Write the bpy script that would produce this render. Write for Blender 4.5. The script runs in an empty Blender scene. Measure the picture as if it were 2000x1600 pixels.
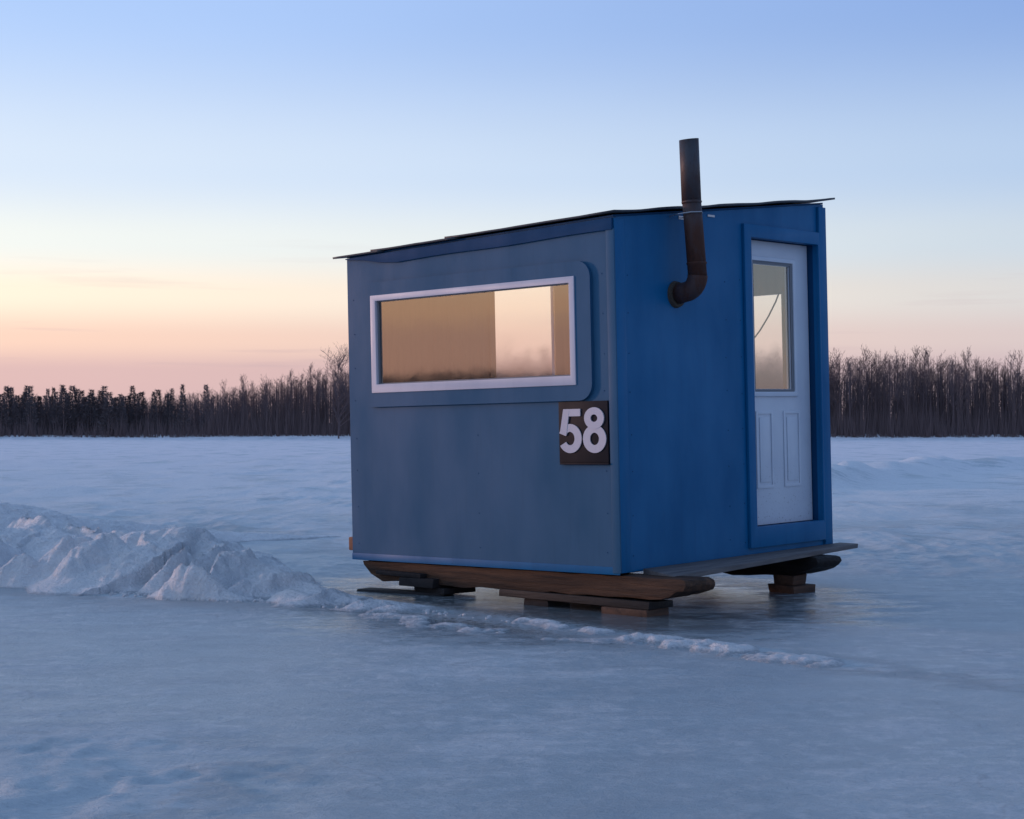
import bpy, bmesh, math, random
import numpy as np
from mathutils import Vector, Matrix

random.seed(7); rng = np.random.default_rng(7)
S = bpy.context.scene
COL = S.collection
R = math.radians

# ------------------------------------------------------------------ camera
CAMH = 1.237
cam_d = bpy.data.cameras.new('camera'); cam = bpy.data.objects.new('camera', cam_d); COL.objects.link(cam)
cam_d.sensor_width = 36.0; cam_d.lens = 58.87; cam_d.clip_start = .05; cam_d.clip_end = 6000
cam.location = (0, 0, CAMH); cam.rotation_euler = (R(90 + 0.44), 0, 0)
S.camera = cam

# ------------------------------------------------------------------ light
SUN_AZ = R(-72)      # left of the view direction (+Y), measured clockwise
SUN_EL = R(5.5)
sd = Vector((math.sin(SUN_AZ) * math.cos(SUN_EL), math.cos(SUN_AZ) * math.cos(SUN_EL), math.sin(SUN_EL)))
sun_d = bpy.data.lights.new('sun', 'SUN'); sun = bpy.data.objects.new('sun', sun_d); COL.objects.link(sun)
sun_d.energy = 1.3; sun_d.angle = R(5); sun_d.color = (1.0, .58, .47)
sun.rotation_euler = (-sd).to_track_quat('-Z', 'Y').to_euler(); sun.location = (-20, 0, 20)

W = bpy.data.worlds.new('World'); S.world = W; W.use_nodes = True
def build_world():
    nt = W.node_tree; N = nt.nodes; L = nt.links; N.clear()
    out = N.new('ShaderNodeOutputWorld'); bg = N.new('ShaderNodeBackground'); L.new(bg.outputs[0], out.inputs[0])
    tc = N.new('ShaderNodeTexCoord'); sep = N.new('ShaderNodeSeparateXYZ'); L.new(tc.outputs['Generated'], sep.inputs[0])
    def math_(op, a, b=None, clamp=False):
        m = N.new('ShaderNodeMath'); m.operation = op; m.use_clamp = clamp
        for i, v in enumerate((a, b)):
            if v is None: continue
            if isinstance(v, (int, float)): m.inputs[i].default_value = v
            else: L.new(v, m.inputs[i])
        return m.outputs[0]
    # elevation ramp coordinate: z in 0..1 stretched near the horizon
    z = math_('MAXIMUM', sep.outputs[2], 0.0)
    zc = math_('POWER', z, 0.5)
    def ramp(stops):
        r = N.new('ShaderNodeValToRGB'); cr = r.color_ramp; cr.interpolation = 'EASE'
        cr.elements[0].position = stops[0][0]; cr.elements[0].color = (*stops[0][1], 1)
        cr.elements[1].position = stops[-1][0]; cr.elements[1].color = (*stops[-1][1], 1)
        for p, c in stops[1:-1]:
            e = cr.elements.new(p); e.color = (*c, 1)
        L.new(zc, r.inputs[0]); return r.outputs[0]
    def s(deg): return math.sqrt(math.sin(R(deg)))
    def c(r, g, b): return tuple(((v / 255) / 12.92 if v / 255 < .04045 else ((v / 255 + .055) / 1.055) ** 2.4) for v in (r, g, b))
    def sc(t, k): return tuple(v * k for v in t)
    # as seen 17 degrees left and right of the view direction
    towards = ramp([(0, (.68, .45, .47)), (s(1.7), (.76, .49, .48)), (s(2.8), (1.06, .69, .53)), (s(4.3), (1.24, 1.00, .76)),
                    (s(6), (1.02, 1.03, .96)), (s(8.5), (.78, .88, 1.02)), (s(14), (.50, .69, 1.05)), (s(35), (.36, .52, .84)), (1, (.26, .40, .62))])
    away = ramp([(0, (.52, .43, .51)), (s(1.7), (.57, .48, .55)), (s(2.8), (.57, .55, .62)), (s(4.3), (.51, .58, .68)),
                 (s(6), (.46, .58, .75)), (s(8.5), (.36, .52, .79)), (s(14), (.17, .31, .68)), (s(35), (.20, .32, .60)), (1, (.19, .31, .53))])
    # azimuth: 1 towards the set sun, 0 opposite
    hx = math_('MULTIPLY', sep.outputs[0], math.sin(SUN_AZ)); hy = math_('MULTIPLY', sep.outputs[1], math.cos(SUN_AZ))
    h = math_('ADD', hx, hy)
    hl = math_('SQRT', math_('ADD', math_('ADD', math_('MULTIPLY', sep.outputs[0], sep.outputs[0]), math_('MULTIPLY', sep.outputs[1], sep.outputs[1])), 1e-5))
    a = math_('DIVIDE', h, hl)
    mr = N.new('ShaderNodeMapRange'); mr.inputs['From Min'].default_value = -.50; mr.inputs['From Max'].default_value = 1.0
    mr.interpolation_type = 'SMOOTHSTEP'; L.new(a, mr.inputs['Value'])
    mix = N.new('ShaderNodeMix'); mix.data_type = 'RGBA'
    L.new(mr.outputs[0], mix.inputs['Factor']); L.new(away, mix.inputs['A']); L.new(towards, mix.inputs['B'])
    # faint thin cloud streaks low over the horizon
    mp = N.new('ShaderNodeMapping'); mp.inputs['Scale'].default_value = (5, 5, 95); L.new(tc.outputs['Generated'], mp.inputs[0])
    nz = N.new('ShaderNodeTexNoise'); nz.inputs['Scale'].default_value = 1.3; nz.inputs['Detail'].default_value = 5; L.new(mp.outputs[0], nz.inputs['Vector'])
    cr = N.new('ShaderNodeMapRange'); cr.inputs['From Min'].default_value = .60; cr.inputs['From Max'].default_value = .78; L.new(nz.outputs[0], cr.inputs['Value'])
    low = N.new('ShaderNodeMapRange'); low.inputs['From Min'].default_value = .12; low.inputs['From Max'].default_value = .05; L.new(z, low.inputs['Value'])
    cf = math_('MULTIPLY', math_('MULTIPLY', cr.outputs[0], low.outputs[0]), .42)
    mc = N.new('ShaderNodeMix'); mc.data_type = 'RGBA'; mc.inputs['B'].default_value = (.55, .40, .46, 1)
    L.new(cf, mc.inputs['Factor']); L.new(mix.outputs['Result'], mc.inputs['A'])
    # very soft large-scale unevenness
    n2 = N.new('ShaderNodeTexNoise'); n2.inputs['Scale'].default_value = 3.0; n2.inputs['Detail'].default_value = 3
    mp2 = N.new('ShaderNodeMapping'); mp2.inputs['Scale'].default_value = (1, 1, 4); L.new(tc.outputs['Generated'], mp2.inputs[0]); L.new(mp2.outputs[0], n2.inputs['Vector'])
    k2 = N.new('ShaderNodeMapRange'); k2.inputs['To Min'].default_value = .955; k2.inputs['To Max'].default_value = 1.045; L.new(n2.outputs[0], k2.inputs['Value'])
    vs = N.new('ShaderNodeVectorMath'); vs.operation = 'SCALE'; L.new(mc.outputs['Result'], vs.inputs[0]); L.new(k2.outputs[0], vs.inputs['Scale'])
    # physical sky for the same low sun, added weakly
    sky = N.new('ShaderNodeTexSky'); sky.sky_type = 'NISHITA'; sky.sun_disc = False
    sky.sun_elevation = SUN_EL; sky.sun_rotation = SUN_AZ; sky.air_density = 1.2; sky.dust_density = .6
    vk = N.new('ShaderNodeVectorMath'); vk.operation = 'SCALE'; vk.inputs['Scale'].default_value = .012; L.new(sky.outputs[0], vk.inputs[0])
    va = N.new('ShaderNodeVectorMath'); va.operation = 'ADD'; L.new(vs.outputs[0], va.inputs[0]); L.new(vk.outputs[0], va.inputs[1])
    L.new(va.outputs[0], bg.inputs[0]); bg.inputs[1].default_value = SKY_K
SKY_K = .98
build_world()

S.view_settings.view_transform = 'Standard'; S.view_settings.look = 'None'
S.view_settings.exposure = 0; S.view_settings.gamma = 1; S.view_settings.use_curve_mapping = False
S.render.engine = 'CYCLES'

# ------------------------------------------------------------------ helpers
def tag(o, label=None, cat=None, group=None, kind=None):
    if label: o['label'] = label
    if cat: o['category'] = cat
    if group: o['group'] = group
    if kind: o['kind'] = kind
    return o

class MB:
    """collects verts/faces with a material slot index"""
    def __init__(s): s.v = []; s.f = []; s.m = []
    def add(s, vs, fs, mi=0):
        o = len(s.v); s.v += [tuple(map(float, v)) for v in vs]
        for f in fs: s.f.append(tuple(i + o for i in f)); s.m.append(mi)
    def box(s, a, b, mi=0):
        (x0, y0, z0), (x1, y1, z1) = a, b
        s.hexa([(x0, y0, z0), (x1, y0, z0), (x1, y1, z0), (x0, y1, z0), (x0, y0, z1), (x1, y0, z1), (x1, y1, z1), (x0, y1, z1)], mi)
    def hexa(s, P, mi=0):
        s.add(P, [(0, 3, 2, 1), (4, 5, 6, 7), (0, 1, 5, 4), (1, 2, 6, 5), (2, 3, 7, 6), (3, 0, 4, 7)], mi)
    def prism(s, poly, off, mi=0):
        """poly: closed list of 3d points, off: extrusion vector"""
        n = len(poly); off = Vector(off)
        P = [Vector(p) for p in poly]; Q = [p + off for p in P]
        s.add(P + Q, [tuple(range(n))[::-1], tuple(range(n, 2 * n))] + [(i, (i + 1) % n, n + (i + 1) % n, n + i) for i in range(n)], mi)
    def ring(s, outer, inner, off, mi=0):
        """frame between two closed loops with the same count, extruded"""
        n = len(outer); off = Vector(off)
        A = [Vector(p) for p in outer]; B = [Vector(p) for p in inner]
        V = A + B + [p + off for p in A] + [p + off for p in B]; F = []
        for i in range(n):
            j = (i + 1) % n
            F += [(i, j, n + j, n + i), (2 * n + i, 3 * n + i, 3 * n + j, 2 * n + j), (i, 2 * n + i, 2 * n + j, j), (n + i, n + j, 3 * n + j, 3 * n + i)]
        s.add(V, F, mi)
    def tube(s, pts, rad, n=12, cap=True, mi=0):
        P = [Vector(p) for p in pts]; rs = rad if hasattr(rad, '__len__') else [rad] * len(P)
        V = []; ref = None
        for i, p in enumerate(P):
            t = (P[min(i + 1, len(P) - 1)] - P[max(i - 1, 0)]).normalized()
            if ref is None: ref = Vector((1, 0, 0)) if abs(t.x) < .8 else Vector((0, 1, 0))
            u = (ref - t * ref.dot(t)).normalized(); ref = u; w = t.cross(u)
            for k in range(n):
                a = 2 * math.pi * k / n; V.append(p + (u * math.cos(a) + w * math.sin(a)) * rs[i])
        F = [(i * n + k, i * n + (k + 1) % n, (i + 1) * n + (k + 1) % n, (i + 1) * n + k) for i in range(len(P) - 1) for k in range(n)]
        if cap: F += [tuple(range(n))[::-1], tuple(range((len(P) - 1) * n, len(P) * n))]
        s.add(V, F, mi)
    def build(s, name, mats, parent=None, bevel=0, smooth=False, seg=2):
        me = bpy.data.meshes.new(name); me.from_pydata(s.v, [], s.f)
        if not isinstance(mats, (list, tuple)): mats = [mats]
        for m in mats: me.materials.append(m)
        me.polygons.foreach_set('material_index', s.m)
        bm = bmesh.new(); bm.from_mesh(me); bmesh.ops.remove_doubles(bm, verts=bm.verts, dist=1e-5)
        bmesh.ops.dissolve_degenerate(bm, edges=bm.edges, dist=1e-5)
        bmesh.ops.recalc_face_normals(bm, faces=bm.faces)
        if bevel:
            es = [e for e in bm.edges if len(e.link_faces) == 2 and e.calc_face_angle(0) > R(35)]
            bmesh.ops.bevel(bm, geom=es, offset=bevel, segments=seg, affect='EDGES', profile=.6, clamp_overlap=True)
        bm.to_mesh(me); bm.free()
        o = bpy.data.objects.new(name, me); COL.objects.link(o)
        if smooth:
            me.polygons.foreach_set('use_smooth', [True] * len(me.polygons))
        elif bevel:
            me.polygons.foreach_set('use_smooth', [True] * len(me.polygons))
            try: me.set_sharp_from_angle(angle=R(40))
            except Exception: pass
        if parent: o.parent = parent
        return o

# ---- numpy gradient noise
_perm = rng.permutation(4096)
_ga = rng.random(4096) * 2 * np.pi
def perlin(x, y, seed=0):
    xi = np.floor(x).astype(np.int64); yi = np.floor(y).astype(np.int64); xf = x - xi; yf = y - yi
    def g(ix, iy, fx, fy):
        h = _perm[(_perm[(ix + seed * 131) & 4095] + iy) & 4095]; a = _ga[h]; return np.cos(a) * fx + np.sin(a) * fy
    u = xf ** 3 * (xf * (xf * 6 - 15) + 10); v = yf ** 3 * (yf * (yf * 6 - 15) + 10)
    a = g(xi, yi, xf, yf); b = g(xi + 1, yi, xf - 1, yf); c = g(xi, yi + 1, xf, yf - 1); d = g(xi + 1, yi + 1, xf - 1, yf - 1)
    return (a * (1 - u) + b * u) * (1 - v) + (c * (1 - u) + d * u) * v
def fbm(x, y, oct=4, seed=0, gain=.5):
    r = 0; a = 1; t = 0
    for o in range(oct):
        r = r + a * perlin(x * 2 ** o, y * 2 ** o, seed + o * 7); t += a; a *= gain
    return r / t * 1.6
def ridged(x, y, oct=3, seed=0):
    r = 0; a = 1; t = 0
    for o in range(oct):
        r = r + a * (1 - 2.2 * np.abs(perlin(x * 2 ** o, y * 2 ** o, seed + o * 5))); t += a; a *= .5
    return r / t
def sstep(a, b, x):
    t = np.clip((x - a) / (b - a), 0, 1); return t * t * (3 - 2 * t)

# ---- materials
def newmat(name):
    m = bpy.data.materials.new(name); m.use_nodes = True; nt = m.node_tree
    return m, nt, nt.nodes['Principled BSDF']
def setp(b, **k):
    names = dict(base='Base Color', rough='Roughness', metal='Metallic', spec='Specular IOR Level', coat='Coat Weight', coatr='Coat Roughness', sss='Subsurface Weight')
    for q, v in k.items():
        b.inputs[names[q]].default_value = (*v, 1) if isinstance(v, tuple) else v
def node(nt, t, **kw):
    n = nt.nodes.new(t)
    for k, v in kw.items():
        if k in n.inputs: n.inputs[k].default_value = v
        else: setattr(n, k, v)
    return n
def noise(nt, vec, scale, detail=4, rough=.55):
    n = nt.nodes.new('ShaderNodeTexNoise'); n.inputs['Scale'].default_value = scale; n.inputs['Detail'].default_value = detail; n.inputs['Roughness'].default_value = rough
    nt.links.new(vec, n.inputs['Vector']); return n.outputs['Fac']
def mapping(nt, scale=(1, 1, 1), rot=(0, 0, 0), loc=(0, 0, 0), out='Object'):
    tc = nt.nodes.new('ShaderNodeTexCoord'); mp = nt.nodes.new('ShaderNodeMapping')
    mp.inputs['Scale'].default_value = scale; mp.inputs['Rotation'].default_value = rot; mp.inputs['Location'].default_value = loc
    nt.links.new(tc.outputs[out], mp.inputs[0]); return mp.outputs[0]
def mrange(nt, v, a, b, c=0, d=1, smooth=False):
    m = nt.nodes.new('ShaderNodeMapRange'); m.inputs['From Min'].default_value = a; m.inputs['From Max'].default_value = b
    m.inputs['To Min'].default_value = c; m.inputs['To Max'].default_value = d
    if smooth: m.interpolation_type = 'SMOOTHSTEP'
    nt.links.new(v, m.inputs['Value']); return m.outputs[0]
def mixc(nt, f, a, b, mode='MIX'):
    m = nt.nodes.new('ShaderNodeMix'); m.data_type = 'RGBA'; m.blend_type = mode
    for s, v in (('Factor', f), ('A', a), ('B', b)):
        if isinstance(v, (int, float)): m.inputs[s].default_value = v
        elif isinstance(v, tuple): m.inputs[s].default_value = (*v, 1)
        else: nt.links.new(v, m.inputs[s])
    return m.outputs['Result']
def mth(nt, op, a, b=None, clamp=False):
    m = nt.nodes.new('ShaderNodeMath'); m.operation = op; m.use_clamp = clamp
    for i, v in enumerate((a, b)):
        if v is None: continue
        if isinstance(v, (int, float)): m.inputs[i].default_value = v
        else: nt.links.new(v, m.inputs[i])
    return m.outputs[0]
def bump(nt, bsdf, h, strength=.3, dist=.01, prev=None):
    b = nt.nodes.new('ShaderNodeBump'); b.inputs['Strength'].default_value = strength; b.inputs['Distance'].default_value = dist
    nt.links.new(h, b.inputs['Height'])
    if prev is not None: nt.links.new(prev, b.inputs['Normal'])
    nt.links.new(b.outputs[0], bsdf.inputs['Normal']); return b.outputs[0]

def painted(name, col, dark, rough=.5, streak=.5, spec=.5, dirt=(.10, .10, .11), dirt_amt=.18):
    m, nt, b = newmat(name); L = nt.links
    v = mapping(nt, (1.2, 1.2, .5)); n1 = noise(nt, v, 2.2, 5)
    c = mixc(nt, mrange(nt, n1, .35, .7), col, dark)
    v2 = mapping(nt, (14, 14, .9)); n2 = noise(nt, v2, 2.0, 4)          # vertical run marks
    c = mixc(nt, mth(nt, 'MULTIPLY', mrange(nt, n2, .55, .8), streak * .35), c, tuple(x * .7 for x in dark))
    v3 = mapping(nt, (1, 1, 1)); n3 = noise(nt, v3, 30, 6, .7)
    c = mixc(nt, mth(nt, 'MULTIPLY', mrange(nt, n3, .62, .8), dirt_amt), c, dirt)
    L.new(c, b.inputs['Base Color']); setp(b, rough=rough, spec=spec)
    L.new(mrange(nt, n1, .3, .7, rough - .08, rough + .10), b.inputs['Roughness'])
    h = mth(nt, 'ADD', mth(nt, 'MULTIPLY', noise(nt, v3, 1.6, 2), 2.5), mth(nt, 'MULTIPLY', noise(nt, v3, 90, 3), .10))
    h = mth(nt, 'ADD', h, mth(nt, 'MULTIPLY', n2, .10))
    bump(nt, b, h, .5, .004)
    return m

M = {}
M['blue'] = painted('blue_paint', (.001, .128, .300), (.001, .098, .240), .52, .8, .25)
M['slate'] = painted('slate_blue_paint', (.029, .112, .212), (.022, .096, .184), .55, .7, .16)
M['dark_blue'] = painted('dark_shaded_blue', (.004, .058, .150), (.003, .046, .120), .65, .5, .15, (.02, .04, .08))  # blue darkened for the shade on eave and jamb; also deck and screws
M['white_paint'] = painted('white_frame_paint', (.62, .60, .66), (.54, .53, .60), .45, .3, .4, (.2, .18, .17), .15)

def m_door():
    m, nt, b = newmat('door_paint'); L = nt.links
    v = mapping(nt); n1 = noise(nt, v, 3, 4)
    c = mixc(nt, mrange(nt, n1, .35, .7), (.60, .65, .72), (.53, .58, .66))
    # grime spots concentrated at the foot of the door
    sp = nt.nodes.new('ShaderNodeSeparateXYZ'); L.new(v, sp.inputs[0])
    lowm = mrange(nt, sp.outputs[2], .75, .20, 0, 1)
    spots = mrange(nt, noise(nt, v, 55, 3, .7), .60, .70)
    c = mixc(nt, mth(nt, 'MULTIPLY', mth(nt, 'MULTIPLY', lowm, spots), .8), c, (.07, .08, .10))
    L.new(c, b.inputs['Base Color']); setp(b, rough=.42)
    bump(nt, b, noise(nt, v, 60, 3), .1, .002); return m
M['door'] = m_door()

def wood(name, a, bcol, ax='y', rough=.75, depth=.004, scale=1.0, spec=.3, wet=None):
    m, nt, b = newmat(name); L = nt.links
    sc = {'x': (.9, 12, 12), 'y': (12, .9, 12), 'z': (12, 12, .9)}[ax]
    v = mapping(nt, tuple(s * scale for s in sc)); n = noise(nt, v, 2.2, 7, .65)
    v2 = mapping(nt, tuple(s * scale * .35 for s in sc)); n2 = noise(nt, v2, 2.0, 3)
    c = mixc(nt, mrange(nt, n, .3, .72), a, bcol)
    c = mixc(nt, mth(nt, 'MULTIPLY', mrange(nt, n2, .5, .75), .6), c, tuple(x * .45 for x in bcol))
    L.new(c, b.inputs['Base Color']); setp(b, rough=rough, spec=spec)
    bump(nt, b, n, .8, depth); return m
M['skid'] = wood('weathered_timber', (.125, .064, .036), (.018, .014, .013), 'y', .8, .03)
M['skid_dark'] = wood('dark_timber', (.020, .016, .015), (.009, .008, .009), 'y', .6, .015)  # near-black brown for the far skid, joists and long timber
M['block'] = wood('block_wood', (.16, .085, .055), (.05, .034, .028), 'x', .8, .006)
M['block_dark'] = wood('dark_block_wood', (.028, .024, .025), (.012, .011, .013), 'x', .8, .006)
M['plank'] = wood('grey_plank', (.20, .185, .18), (.085, .080, .085), 'x', .75, .004)
M['beam'] = wood('fresh_timber', (.34, .15, .085), (.20, .085, .05), 'y', .7, .004)
M['inner'] = wood('interior_panelling', (.50, .34, .20), (.38, .24, .135), 'z', .55, .002, .5)
M['plate'] = painted('plate_paint', (.011, .009, .014), (.008, .007, .011), .6, .3, .2, (.03, .025, .03), .2)
M['digit'] = painted('digit_white', (.60, .57, .62), (.52, .50, .56), .5, .4, .4, (.1, .1, .1), .3)

def m_roof():
    m, nt, b = newmat('roof_metal'); L = nt.links; v = mapping(nt)
    c = mixc(nt, mrange(nt, noise(nt, v, 3, 5), .4, .7), (.035, .045, .06), (.075, .07, .07))
    L.new(c, b.inputs['Base Color']); setp(b, rough=.45, metal=.4); return m
M['roof'] = m_roof()
def m_rust():
    m, nt, b = newmat('rusty_pipe'); L = nt.links; v = mapping(nt, (1, 1, .35))
    n = noise(nt, v, 7, 7, .7); n2 = noise(nt, v, 28, 5, .7)
    sp = nt.nodes.new('ShaderNodeSeparateXYZ'); tc = mapping(nt); L.new(tc, sp.inputs[0])
    hot = mrange(nt, sp.outputs[2], 2.75, 2.1, 0, .55)                 # rustier low down on the pipe
    f = mth(nt, 'ADD', mrange(nt, n, .42, .70), hot, True)
    c = mixc(nt, f, (.050, .050, .060), (.072, .026, .016))
    c = mixc(nt, mrange(nt, n2, .58, .72, 0, .7), c, (.014, .010, .010))
    L.new(c, b.inputs['Base Color']); setp(b, rough=.55, metal=.25)
    L.new(mrange(nt, f, 0, 1, .42, .8), b.inputs['Roughness']); bump(nt, b, n2, .3, .003); return m
M['rust'] = m_rust()
m, nt, b = newmat('collar_insulation'); setp(b, base=(.060, .048, .036), rough=.95); bump(nt, b, noise(nt, mapping(nt), 60, 4), 1, .01); M['collar'] = m
m, nt, b = newmat('galvanised_strap'); setp(b, base=(.42, .42, .45), rough=.35, metal=.7); M['strap'] = m
m, nt, b = newmat('black_cord'); setp(b, base=(.02, .02, .02), rough=.6); M['cord'] = m
m, nt, b = newmat('grey_gasket'); setp(b, base=(.16, .17, .19), rough=.6); M['gasket'] = m

def m_glass(name, refl, tint, rough=.0, wav=.35):
    m = bpy.data.materials.new(name); m.use_nodes = True; nt = m.node_tree; N = nt.nodes; L = nt.links; N.clear()
    out = N.new('ShaderNodeOutputMaterial'); mx = N.new('ShaderNodeMixShader'); tr = N.new('ShaderNodeBsdfTransparent'); gl = N.new('ShaderNodeBsdfGlossy')
    tr.inputs[0].default_value = (*tint, 1); gl.inputs['Roughness'].default_value = rough; gl.inputs[0].default_value = (1.0, .90, .79, 1)  # warm tint puts sunset orange into the reflection
    fr = N.new('ShaderNodeLayerWeight'); fr.inputs[0].default_value = .5; ge = N.new('ShaderNodeNewGeometry')
    f = mth(nt, 'ADD', mth(nt, 'MULTIPLY', mth(nt, 'POWER', fr.outputs['Facing'], 5), .9), refl, True)   # Schlick plus a raised base reflection
    f = mth(nt, 'MULTIPLY', f, mth(nt, 'SUBTRACT', 1.0, ge.outputs['Backfacing']))
    L.new(f, mx.inputs[0]); L.new(tr.outputs[0], mx.inputs[1]); L.new(gl.outputs[0], mx.inputs[2]); L.new(mx.outputs[0], out.inputs[0])
    v = mapping(nt); bp = N.new('ShaderNodeBump'); bp.inputs['Strength'].default_value = wav; bp.inputs['Distance'].default_value = .004
    L.new(noise(nt, v, 2.2, 3), bp.inputs['Height']); L.new(bp.outputs[0], gl.inputs['Normal'])
    return m
M['glass'] = m_glass('window_glass', .27, (.97, .95, .92), rough=.04, wav=.12)
M['glass_thin'] = m_glass('clear_glass', .03, (.96, .96, .96), wav=.1)
def m_misted():
    m = bpy.data.materials.new('misted_glass'); m.use_nodes = True; nt = m.node_tree; N = nt.nodes; L = nt.links; N.clear()
    out = N.new('ShaderNodeOutputMaterial'); mx = N.new('ShaderNodeMixShader'); tr = N.new('ShaderNodeBsdfTransparent'); rf = N.new('ShaderNodeBsdfRefraction')
    rf.inputs['Roughness'].default_value = .09; rf.inputs['IOR'].default_value = 1.12; mx.inputs[0].default_value = .8
    L.new(tr.outputs[0], mx.inputs[1]); L.new(rf.outputs[0], mx.inputs[2]); L.new(mx.outputs[0], out.inputs[0]); return m
M['misted'] = m_misted()

# ---- snow and ice
def m_snow(name='snow', c0=(.92, .92, .94), c1=(.80, .82, .86)):
    m, nt, b = newmat(name); L = nt.links; v = mapping(nt)
    n = noise(nt, v, 2.4, 6); n2 = noise(nt, v, 17, 8, .72); n3 = noise(nt, v, 95, 4, .7); vo = nt.nodes.new('ShaderNodeTexVoronoi'); vo.inputs['Scale'].default_value = 34; L.new(v, vo.inputs['Vector'])
    c = mixc(nt, mrange(nt, n, .35, .7), c0, c1)
    c = mixc(nt, mrange(nt, n2, .58, .76, 0, .4), c, (.50, .52, .56))
    at = nt.nodes.new('ShaderNodeAttribute'); at.attribute_name = 'cover'
    cv = mth(nt, 'ADD', at.outputs['Fac'], mth(nt, 'MULTIPLY', mth(nt, 'SUBTRACT', n2, .5), 1.6))
    c = mixc(nt, mrange(nt, cv, -.05, .50), (.46, .49, .53), c)        # thin crust lets the grey ice through
    L.new(c, b.inputs['Base Color']); setp(b, rough=.65, spec=.35)
    h = mth(nt, 'ADD', n2, mth(nt, 'MULTIPLY', n3, .35)); h = mth(nt, 'ADD', h, mth(nt, 'MULTIPLY', vo.outputs['Distance'], -.35)); bump(nt, b, h, 1.0, .045); return m
M['snow'] = m_snow()

def m_ground():
    m, nt, b = newmat('frozen_lake'); L = nt.links
    raw = mapping(nt); sp = nt.nodes.new('ShaderNodeSeparateXYZ'); L.new(raw, sp.inputs[0])
    X, Y = sp.outputs[0], sp.outputs[1]
    big = noise(nt, mapping(nt, (.8, .45, 1), (0, 0, R(-28))), .9, 5, .55)
    med = noise(nt, mapping(nt, (.55, 1.1, 1), (0, 0, R(-10))), 3.0, 7, .62)
    fine = noise(nt, mapping(nt, (.8, 1.2, 1)), 26, 6, .7)
    grain = noise(nt, raw, 160, 3, .6)
    streak = noise(nt, mapping(nt, (.35, 2.6, 1), (0, 0, R(-14))), 1.6, 6, .6)
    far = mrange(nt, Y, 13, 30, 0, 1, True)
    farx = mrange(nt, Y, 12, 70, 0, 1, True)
    # snow cover fraction: crusty patches near, mostly snow far out
    t = mth(nt, 'ADD', mth(nt, 'MULTIPLY', big, .55), mth(nt, 'MULTIPLY', med, .45))
    t = mth(nt, 'ADD', t, mth(nt, 'MULTIPLY', mth(nt, 'SUBTRACT', streak, .5), .30))
    t = mth(nt, 'ADD', t, mth(nt, 'MULTIPLY', far, .13))
    # crusty snow remnants low on the left of the open ice
    cx = mth(nt, 'MULTIPLY', mth(nt, 'ADD', X, 1.75), .8); cy = mth(nt, 'MULTIPLY', mth(nt, 'SUBTRACT', Y, 5.5), .55)
    cd = mth(nt, 'SQRT', mth(nt, 'ADD', mth(nt, 'MULTIPLY', cx, cx), mth(nt, 'MULTIPLY', cy, cy)))
    crust = mrange(nt, cd, .98, .10, 0, 1, True)
    t = mth(nt, 'ADD', t, mth(nt, 'MULTIPLY', crust, .16))
    # meltwater ice round the hut
    wx = mth(nt, 'MULTIPLY', mth(nt, 'SUBTRACT', X, .40), 1 / 2.15); wy = mth(nt, 'MULTIPLY', mth(nt, 'SUBTRACT', Y, 11.7), 1 / 2.4)
    wd = mth(nt, 'SQRT', mth(nt, 'ADD', mth(nt, 'MULTIPLY', wx, wx), mth(nt, 'MULTIPLY', wy, wy)))
    wet = mrange(nt, mth(nt, 'ADD', wd, mth(nt, 'MULTIPLY', mth(nt, 'SUBTRACT', med, .5), .9)), 1.15, .65, 0, 1, True)
    t = mth(nt, 'SUBTRACT', t, mth(nt, 'MULTIPLY', wet, .22))
    at = nt.nodes.new('ShaderNodeAttribute'); at.attribute_name = 'cover'
    cv = mth(nt, 'MULTIPLY', at.outputs['Fac'], mrange(nt, fine, .30, .62, .30, 1.0))
    t = mth(nt, 'ADD', t, mth(nt, 'MULTIPLY', cv, .20))
    sn = mrange(nt, t, .49, .63, 0, 1, True)
    wet = mth(nt, 'MULTIPLY', wet, mth(nt, 'SUBTRACT', 1.0, mrange(nt, cv, .25, .6, 0, .9)))
    ice = mixc(nt, mrange(nt, med, .35, .7), (.44, .52, .57), (.36, .43, .48))
    ice = mixc(nt, wet, ice, (.13, .16, .175))
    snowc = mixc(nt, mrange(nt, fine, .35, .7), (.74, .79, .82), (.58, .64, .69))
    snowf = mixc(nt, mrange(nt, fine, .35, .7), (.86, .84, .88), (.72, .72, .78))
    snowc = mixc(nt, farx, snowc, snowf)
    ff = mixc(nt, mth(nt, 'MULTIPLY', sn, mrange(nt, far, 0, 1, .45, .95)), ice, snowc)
    c = mixc(nt, mrange(nt, fine, .58, .74, 0, .30), ff, (.20, .22, .25))
    c = mixc(nt, mrange(nt, grain, .64, .80, 0, .25), c, (.62, .64, .70))
    vc = nt.nodes.new('ShaderNodeTexVoronoi'); vc.feature = 'DISTANCE_TO_EDGE'; vc.inputs['Scale'].default_value = .32
    wv = nt.nodes.new('ShaderNodeVectorMath'); wv.operation = 'ADD'; L.new(raw, wv.inputs[0])
    nn = nt.nodes.new('ShaderNodeTexNoise'); nn.inputs['Scale'].default_value = 1.1; nn.inputs['Detail'].default_value = 4; L.new(raw, nn.inputs['Vector'])
    sc_ = nt.nodes.new('ShaderNodeVectorMath'); sc_.operation = 'SCALE'; sc_.inputs['Scale'].default_value = 1.5; L.new(nn.outputs['Color'], sc_.inputs[0]); L.new(sc_.outputs[0], wv.inputs[1]); L.new(wv.outputs[0], vc.inputs['Vector'])
    crk = mth(nt, 'MULTIPLY', mrange(nt, vc.outputs['Distance'], .0, .006, .30, 0), mrange(nt, med, .42, .58))
    c = mixc(nt, crk, c, (.20, .23, .27))
    vb_ = nt.nodes.new('ShaderNodeTexVoronoi'); vb_.inputs['Scale'].default_value = 3.1; L.new(wv.outputs[0], vb_.inputs['Vector'])
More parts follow.
